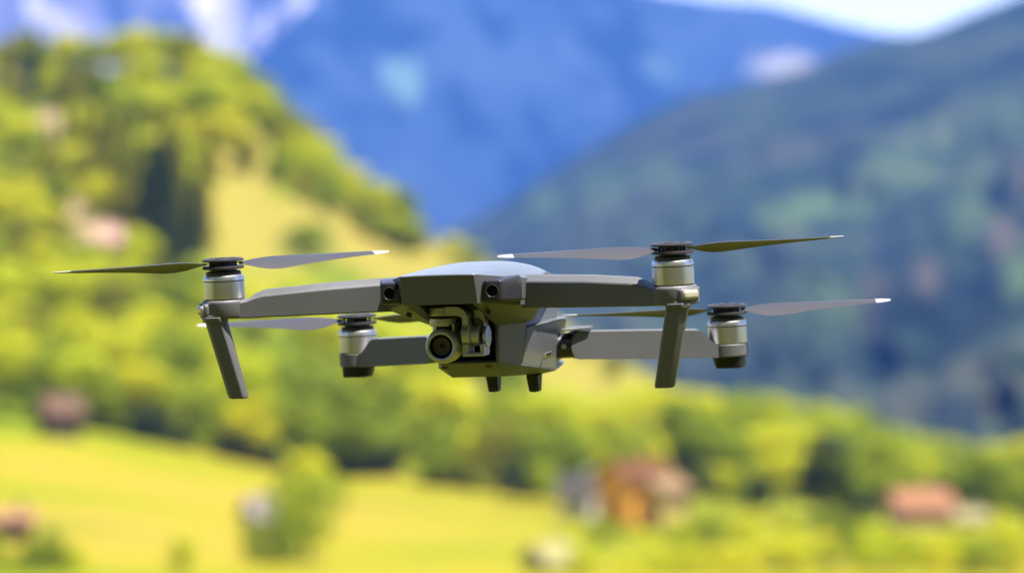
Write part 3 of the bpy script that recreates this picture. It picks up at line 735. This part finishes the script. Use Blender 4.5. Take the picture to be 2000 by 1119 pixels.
def on_meadow(px, py):
    e = interp(EDGE, px); t = (1119 - py) / (1119 - e); d = 450
    for _ in range(30):
        d = ground_z(px, d) * FPX / (559.5 - py) if False else d
        break
    lo, hi = 380, 640
    for _ in range(30):
        mid = (lo + hi) / 2
        if 559.5 - ground_z(px, mid) * FPX / mid > 0 and (559.5 - ground_z(px, mid) / mid * FPX) > py: lo = mid
        else: hi = mid
    p = WP(px, py, lo); return p, lo

rnd = random.Random(21)
# (a) the wooded belt above the meadow, several rows deep up the hillside
G1 = 'trees of the wooded belt between the meadow and the hillside'
for row, (off, hpx, step) in enumerate(((2, 150, 70), (-45, 165, 74), (-100, 160, 78), (-160, 150, 84), (-220, 135, 90))):
    x = -560 + row * 17
    while x < 1120 - row * 35:
        e = interp(EDGE, x); py = e + off + rnd.uniform(-10, 10)
        if row >= 3 and 380 < x < 640 and rnd.random() < .3: x += step; continue
        if row == 4 and x > 700: x += step; continue
        k = rnd.choices(['lime', 'green', 'olive'], [.60, .26, .14] if row else [.45, .45, .1])[0]
        p, d = on_hill(x, py); h = px2m(hpx * rnd.uniform(.8, 1.2), d)
        lab = {'lime': 'rounded lime green tree in the wooded belt above the yellow meadow', 'green': 'rounded darker green tree in the wooded belt above the yellow meadow', 'olive': 'dull olive tree in the wooded belt above the yellow meadow'}[k]
        tree(k, p, h, lab, G1, rnd.uniform(.9, 1.15)); x += step * rnd.uniform(.75, 1.25)
for (x, yo, hp) in ((285, 6, 85), (320, 6, 95), (350, 8, 70), (455, 8, 70), (490, 8, 85), (520, 8, 70), (665, 6, 75), (700, 6, 85), (735, 8, 70), (850, 8, 65), (900, 8, 55), (120, 6, 45)):  # dark clumps stand in for the shade beneath the belt trees
    p, d = on_hill(x, interp(EDGE, x) + yo); e_ = tree('darkbush_or_shade', p, px2m(hp, d), 'dark clump standing in for the shade at the foot of the wooded belt', 'dark clumps standing in for shade at the foot of the wooded belt', 1.5)
# (b) wooded slope on the right below the mountain
G2 = 'trees of the wooded slope below the mountain on the right'
TOP = [(1050, 830), (1120, 800), (1250, 800), (1330, 770), (1450, 772), (1540, 800), (1620, 800), (1700, 830), (1790, 870), (1860, 925), (1930, 900), (2000, 892), (2300, 880)]
for row, (f, hpx, step) in enumerate(((0.0, 130, 66), (.3, 150, 72), (.65, 155, 76), (1.0, 145, 80))):
    x = 1080 + row * 21
    while x < 2250:
        t = interp(TOP, x) + 105; e = 1012; py = e + (t - e) * f + rnd.uniform(-8, 8)
        d = 600 + 110 * f; p = WP(x, py, d)
        k = rnd.choices(['lime', 'green', 'olive'], [.62, .33, .05])[0]
        lab = {'lime': 'rounded lime green tree on the wooded slope below the dark mountain', 'green': 'rounded darker green tree on the wooded slope below the dark mountain', 'olive': 'dull olive tree on the wooded slope below the dark mountain'}[k]
        if f == 0 and (1180 < x < 1340 or 1700 < x < 1930 or 1070 < x < 1180): x += step; continue
        tree(k, p, px2m(hpx * rnd.uniform(.85, 1.15), d), lab, G2, rnd.uniform(.95, 1.2)); x += step * rnd.uniform(.75, 1.25)
for (x, py, hp, k) in ((1335, 905, 150, 'green'), (1350, 960, 110, 'darkbush_or_shade'), (1605, 975, 150, 'darkbush_or_shade'), (1650, 1000, 140, 'green'), (1680, 1015, 110, 'darkbush_or_shade'), (1480, 985, 70, 'darkbush_or_shade'), (1060, 985, 90, 'green'), (1010, 970, 90, 'darkbush_or_shade')):
    d = 590; tree(k, WP(x, py, d), px2m(hp, d), 'dark blue green shrub at the foot of the wooded slope below the mountain' if k == 'darkbush_or_shade' else 'rounded darker green tree on the wooded slope below the dark mountain', 'dark shrubs at the foot of the right wooded slope' if k == 'darkbush_or_shade' else G2, 1.1)
# ground under that slope
def slope_rows(px):
    t = interp(TOP, px) + 100; return [(1040, 590), (1012, 600), ((1012 + t) / 2, 655), (t, 712), (t + 60, 760), (t + 200, 900)]
terrain('wooded_slope', fr(1040, 2600, 60), slope_rows, ramp_mat('slope_grass', [(.35, (.07, .10, .01)), (.6, (.2, .22, .015))], .03))
# (c) trees along the hill crest
G3 = 'broadleaf trees along the crest of the hill'
for i, x in enumerate(list(range(-140, 380, 46)) + list(range(380, 800, 27))):
    r = interp(RID, x)
    for q in range(2 if x > 360 else 1):
        py = r + 6 + q * 42 + rnd.uniform(-5, 5); p, d = on_hill(x + q * 13, py)
        hp = (78 if x > 380 else 100) * rnd.uniform(.85, 1.15)
        k = rnd.choices(['lime', 'green', 'olive'], [.55, .3, .15])[0]
        lab = {'lime': 'lime green tree on the crest of the left hill', 'green': 'darker green tree on the crest of the left hill', 'olive': 'dull olive tree on the crest of the left hill'}[k]
        tree(k, p, px2m(hp, d), lab, G3, rnd.uniform(1.0, 1.25))
# (d) conifers and loose trees on the upper hillside
G4 = 'conifers on the steep upper hillside'
for (x, yb, hp, k, wd) in ((70, 190, 150, 'conifer', 1), (300, 500, 250, 'conifer', 1.15), (322, 522, 270, 'conifer', 1.0), (285, 525, 230, 'conifer', 1.0), (335, 505, 210, 'conifer', 1.0), (350, 470, 230, 'oliveconifer', 1.1), (395, 470, 190, 'oliveconifer', 1.1), (260, 430, 180, 'oliveconifer', 1.2), (200, 370, 200, 'oliveconifer', 1.3),
        (220, 420, 180, 'oliveconifer', 1.2), (160, 330, 160, 'oliveconifer', 1.2), (120, 210, 100, 'oliveconifer', 1.3), (330, 360, 170, 'oliveconifer', 1.3), (410, 350, 130, 'oliveconifer', 1.3), (380, 500, 180, 'conifer', 1.0), (275, 510, 200, 'conifer', 1.0),
        (240, 330, 150, 'oliveconifer', 1.3), (15, 210, 120, 'oliveconifer', 1.2)):
    p, d = on_hill(x, yb)
    lab = 'tall dark conifer on the steep hillside above the spinning left rotor' if k == 'conifer' else 'lighter olive conifer on the steep left hillside'
    if k == 'conifer' and x < 100: lab = 'lone pointed conifer standing above the hill crest at far left'
    elif k == 'conifer': lab = 'tall dark conifer on the steep hillside above the left rotor'
    tree(k, p, px2m(hp, d), lab, None if x < 100 and k == 'conifer' else G4, wd)
G5 = 'broadleaf trees dotted over the hillside pasture'
for (x, yb, hp, k) in ((20, 300, 90, 'lime'), (100, 370, 110, 'lime'), (70, 340, 90, 'green'), (10, 430, 90, 'green'), (60, 480, 90, 'lime'), (130, 560, 90, 'lime'), (200, 570, 90, 'lime'), (30, 560, 90, 'olive'), (300, 260, 100, 'lime'), (350, 270, 110, 'lime'),
        (430, 260, 90, 'lime'), (460, 300, 90, 'lime'), (480, 340, 80, 'olive'), (540, 360, 80, 'green'), (590, 395, 70, 'olive'), (640, 415, 70, 'green'), (600, 500, 75, 'green'), (430, 620, 90, 'lime'), (500, 640, 90, 'lime'), (760, 470, 60, 'olive'), (820, 490, 55, 'olive'),
        (880, 510, 60, 'lime'), (920, 530, 60, 'green'), (960, 560, 55, 'lime'), (1010, 610, 50, 'olive'), (1150, 700, 60, 'olive'), (1200, 740, 60, 'olive'), (570, 620, 80, 'lime'), (660, 680, 90, 'lime'), (740, 720, 90, 'lime')):
    p, d = on_hill(x, yb)
    lab = {'lime': 'lime green tree dotted on the left hillside pasture', 'green': 'darker green tree dotted on the left hillside pasture', 'olive': 'dull olive tree dotted on the left hillside pasture'}[k]
    tree(k, p, px2m(hp, d), lab, G5, rnd.uniform(1, 1.25))
G8 = 'trees of the open wood on the left of the hillside'
for row in range(9):
    x = -560 + row * 13
    while x < 430:
        e0 = interp(EDGE, x) - 260; r0 = interp(RID, x) + 60; yb = e0 + (r0 - e0) * row / 8 + rnd.uniform(-12, 12)
        if (x - 205) ** 2 / 3600 + (yb - 500) ** 2 / 1600 < 1 or (x - 95) ** 2 / 2500 + (yb - 285) ** 2 / 2500 < 1 or x > 330 and 440 < yb < 600: x += 60; continue
        k = rnd.choices(['lime', 'green', 'olive', 'oliveconifer'], [.46, .18, .20, .16])[0]
        p, d = on_hill(x, yb)
        tree(k, p, px2m(rnd.uniform(80, 125) * (1.4 if k == 'oliveconifer' else 1), d), {'lime': 'lime green tree in the open wood on the far left hillside', 'green': 'darker green tree in the open wood on the far left hillside', 'olive': 'dull olive tree in the open wood on the far left hillside', 'oliveconifer': 'olive conifer in the open wood on the far left hillside'}[k], G8, rnd.uniform(1, 1.3)); x += rnd.uniform(62, 105)
# (e) trees and bushes standing in the meadow
p, d = on_meadow(600, 1085); tree('green', p, px2m(190, d), 'large round dark green tree alone in the middle of the yellow meadow', None, 1.15)
p, d = on_meadow(555, 1095); tree('bush', p, px2m(100, d), 'dark bush at the left foot of the large round meadow tree')
p, d = on_meadow(500, 1092); tree('bush', p, px2m(85, d), 'low dark bush beside the pale shed in the meadow')
p, d = on_meadow(610, 985); tree('lime', p, px2m(120, d), 'light green tree just behind the large round meadow tree')
p, d = on_meadow(360, 1118); tree('limebush', p, px2m(85, d), 'small upright green tree at the bottom edge of the meadow', None, .9)
G6 = 'bushes at the lower left corner of the meadow'
for x, y, h in ((60, 1119, 80), (105, 1118, 100), (150, 1119, 75), (-20, 1115, 90), (20, 1119, 50)):
    p, d = on_meadow(x, min(y, 1118)); tree(rnd.choice(['bush', 'limebush']), p, px2m(h, d), 'green bush beside the orange roofed house at lower left', G6)
G7 = 'bushes and low trees along the bottom right'
for row, (pyb, hpx) in enumerate(((1062, 70), (1100, 85), (1150, 100))):
    x = 1120 + row * 12
    while x < 2250:
        d = 560 - row * 55; p = WP(x, pyb + rnd.uniform(-8, 8), d)
        if row == 0 and (1180 < x < 1340 or 1700 < x < 1940): x += 60; continue
        k = rnd.choices(['limebush', 'bush'], [.68, .32])[0]
        tree(k, p, px2m(hpx * rnd.uniform(.8, 1.2), d), {'limebush': 'lime green bush in the thicket along the bottom right', 'bush': 'darker green bush in the thicket along the bottom right'}[k], G7, rnd.uniform(.95, 1.3)); x += rnd.uniform(48, 80)

# ------------------------------------------------------------------ houses
def flatm(name, col, sc=.6): return ramp_mat(name, [(.3, tuple(c * .85 for c in col)), (.7, tuple(min(.85, c * 1.12) for c in col))], sc)
M_win = plastic('window_glass', (.03, .035, .045), .1)
def house(name, px, pyb, d, wpx, hwall, hroof, depth, rot, wall, roof, label, gable=False, wallb=None):
    base = WP(px, pyb, d); e = bpy.data.objects.new(name, None); C.objects.link(e); e.location = base; e.rotation_euler.z = R(rot); tag(e, label, 'house')
    Wd = px2m(wpx, d); hw = px2m(hwall, d); hr = px2m(hroof, d); Dp = depth
    def mk(nm, vs, fs, mat, par=e):
        me = bpy.data.meshes.new(nm); me.from_pydata(vs, [], fs); me.materials.append(mat); o = bpy.data.objects.new(nm, me); C.objects.link(o); o.parent = par; return o
    a, b2 = Wd / 2, Dp / 2
    vs = [(-a, -b2, -3), (a, -b2, -3), (a, b2, -3), (-a, b2, -3), (-a, -b2, hw), (a, -b2, hw), (a, b2, hw), (-a, b2, hw), (-a, 0, hw + hr * .93), (a, 0, hw + hr * .93)]
    wl = mk('wall', vs, [(0, 1, 5, 4), (2, 3, 7, 6), (1, 2, 6, 9, 5), (3, 0, 4, 8, 7), (0, 3, 2, 1)], wall)
    ov = .7; th = .25
    rv = []
    for dz in (0, th):
        rv += [(-a - ov, -b2 - ov, hw - .25 + dz), (a + ov, -b2 - ov, hw - .25 + dz), (a + ov, 0, hw + hr + dz), (-a - ov, 0, hw + hr + dz), (-a - ov, b2 + ov, hw - .25 + dz), (a + ov, b2 + ov, hw - .25 + dz)]
    ro = mk('roof', rv, [(6, 7, 8, 9), (9, 8, 11, 10), (3, 2, 1, 0), (4, 5, 2, 3), (0, 1, 7, 6), (1, 2, 8, 7), (2, 5, 11, 8), (5, 4, 10, 11), (4, 3, 9, 10), (3, 0, 6, 9)], roof)
    cv = [(x, y, z) for z in (hw + hr * .4, hw + hr + 1.0) for (x, y) in ((a * .4, .3), (a * .4 + .8, .3), (a * .4 + .8, 1.1), (a * .4, 1.1))]
    mk('chimney', cv, [(0, 1, 5, 4), (1, 2, 6, 5), (2, 3, 7, 6), (3, 0, 4, 7), (4, 5, 6, 7)], wall, ro)
    nwin = max(2, int(Wd / 2.6))
    for r_ in range(2 if hw > 4.5 else 1):
        for k in range(nwin):
            x = -a + Wd * (k + .5) / nwin; z = 1.0 + r_ * 2.6
            if z + 1.2 > hw: continue
            mk('window', [(x - .45, -b2 - .02, z), (x + .45, -b2 - .02, z), (x + .45, -b2 - .02, z + 1.15), (x - .45, -b2 - .02, z + 1.15), (x - .45, -b2 + .1, z), (x + .45, -b2 + .1, z), (x + .45, -b2 + .1, z + 1.15), (x - .45, -b2 + .1, z + 1.15)], [(0, 1, 2, 3), (0, 4, 5, 1), (3, 2, 6, 7), (0, 3, 7, 4), (1, 5, 6, 2)], M_win)
    return e
M_or = flatm('orange_render', (.80, .38, .05)); M_cream = flatm('cream_render', (.52, .38, .14)); M_white = flatm('white_render', (.55, .53, .52)); M_pink = flatm('pink_render', (.52, .34, .25))
M_tile = flatm('brown_red_tiles', (.13, .06, .028)); M_tileo = flatm('orange_tiles', (.30, .14, .075)); M_slate = flatm('dark_slate', (.07, .06, .055)); M_wood = flatm('weathered_wood', (.12, .075, .05)); M_palew = flatm('pale_plaster', (.36, .33, .2))
house('alpine_house', 1242, 1010, 560, 104, 76, 34, 8.5, 28, M_or, M_tile, 'orange walled house with brown red roof among the trees at lower centre right')
house('alpine_house', 1298, 1004, 556, 56, 50, 18, 5, 28, M_cream, flatm('sand_tiles', (.26, .17, .09)), 'small cream annex on the right side of the orange walled house')
house('alpine_house', 1130, 1002, 575, 62, 42, 30, 7, -8, M_white, M_slate, 'white house with dark roof left of the orange walled house')
house('alpine_house', 1795, 1035, 570, 104, 46, 30, 8, 12, M_pink, M_tileo, 'pink walled house with orange roof at far lower right')
house('alpine_house', 1885, 1042, 572, 62, 30, 16, 5, 8, M_palew, flatm('pale_tiles', (.28, .25, .12)), 'low pale annex to the right of the pink walled house')
p, d = on_hill(118, 845); house('wooden_barn', 118, 848, d - 12, 62, 42, 30, 6, 20, M_wood, flatm('faded_tiles', (.15, .09, .06)), 'brown wooden barn at the upper left edge of the yellow meadow')
house('alpine_house', 20, 1085, 478, 74, 72, 14, 6, 15, flatm('dark_timber', (.05, .04, .04)), flatm('faded_orange_tiles', (.30, .16, .09)), 'dark walled house with pale orange roof at the lower left corner')
house('alpine_house', 508, 1050, 500, 44, 42, 34, 4, 25, flatm('grey_render', (.20, .22, .20)), flatm('lilac_tiles', (.24, .20, .19)), 'small pale shed beside the large round meadow tree')
house('alpine_house', 1075, 1135, 455, 60, 40, 30, 5, 30, flatm('dull_plaster', (.34, .31, .16)), flatm('beige_tiles', (.3, .27, .11)), 'pale roofed hut at the bottom edge right of the meadow')
p, d = on_hill(205, 505); house('alpine_house', 205, 505, d - 5, 60, 34, 24, 6, 15, flatm('faded_pink_render', (.55, .36, .3)), flatm('dull_rose_tiles', (.45, .27, .22)), 'faded pink house high on the left hillside')

# ------------------------------------------------------------------ air
def haze():
    x0, x1, y0, y1, z0, z1 = -22400, 22400, -22400, 22400, -77, 2150
    vs = [(x, y, z) for z in (z0, z1) for (x, y) in ((x0, y0), (x1, y0), (x1, y1), (x0, y1))]
    me = bpy.data.meshes.new('haze'); me.from_pydata(vs, [], [(3, 2, 1, 0), (4, 5, 6, 7), (0, 1, 5, 4), (1, 2, 6, 5), (2, 3, 7, 6), (3, 0, 4, 7)])
    m = bpy.data.materials.new('haze_air'); m.use_nodes = True; t = m.node_tree; t.nodes.clear()
    o_ = t.nodes.new('ShaderNodeOutputMaterial'); v = t.nodes.new('ShaderNodeVolumePrincipled')
    v.inputs['Color'].default_value = (.12, .32, 1.0, 1); v.inputs['Density'].default_value = .000062; v.inputs['Anisotropy'].default_value = 0
    t.links.new(v.outputs[0], o_.inputs['Volume']); me.materials.append(m)
    o = bpy.data.objects.new('haze', me); C.objects.link(o); o['kind'] = 'stuff'; o.display_type = 'WIRE'
haze()
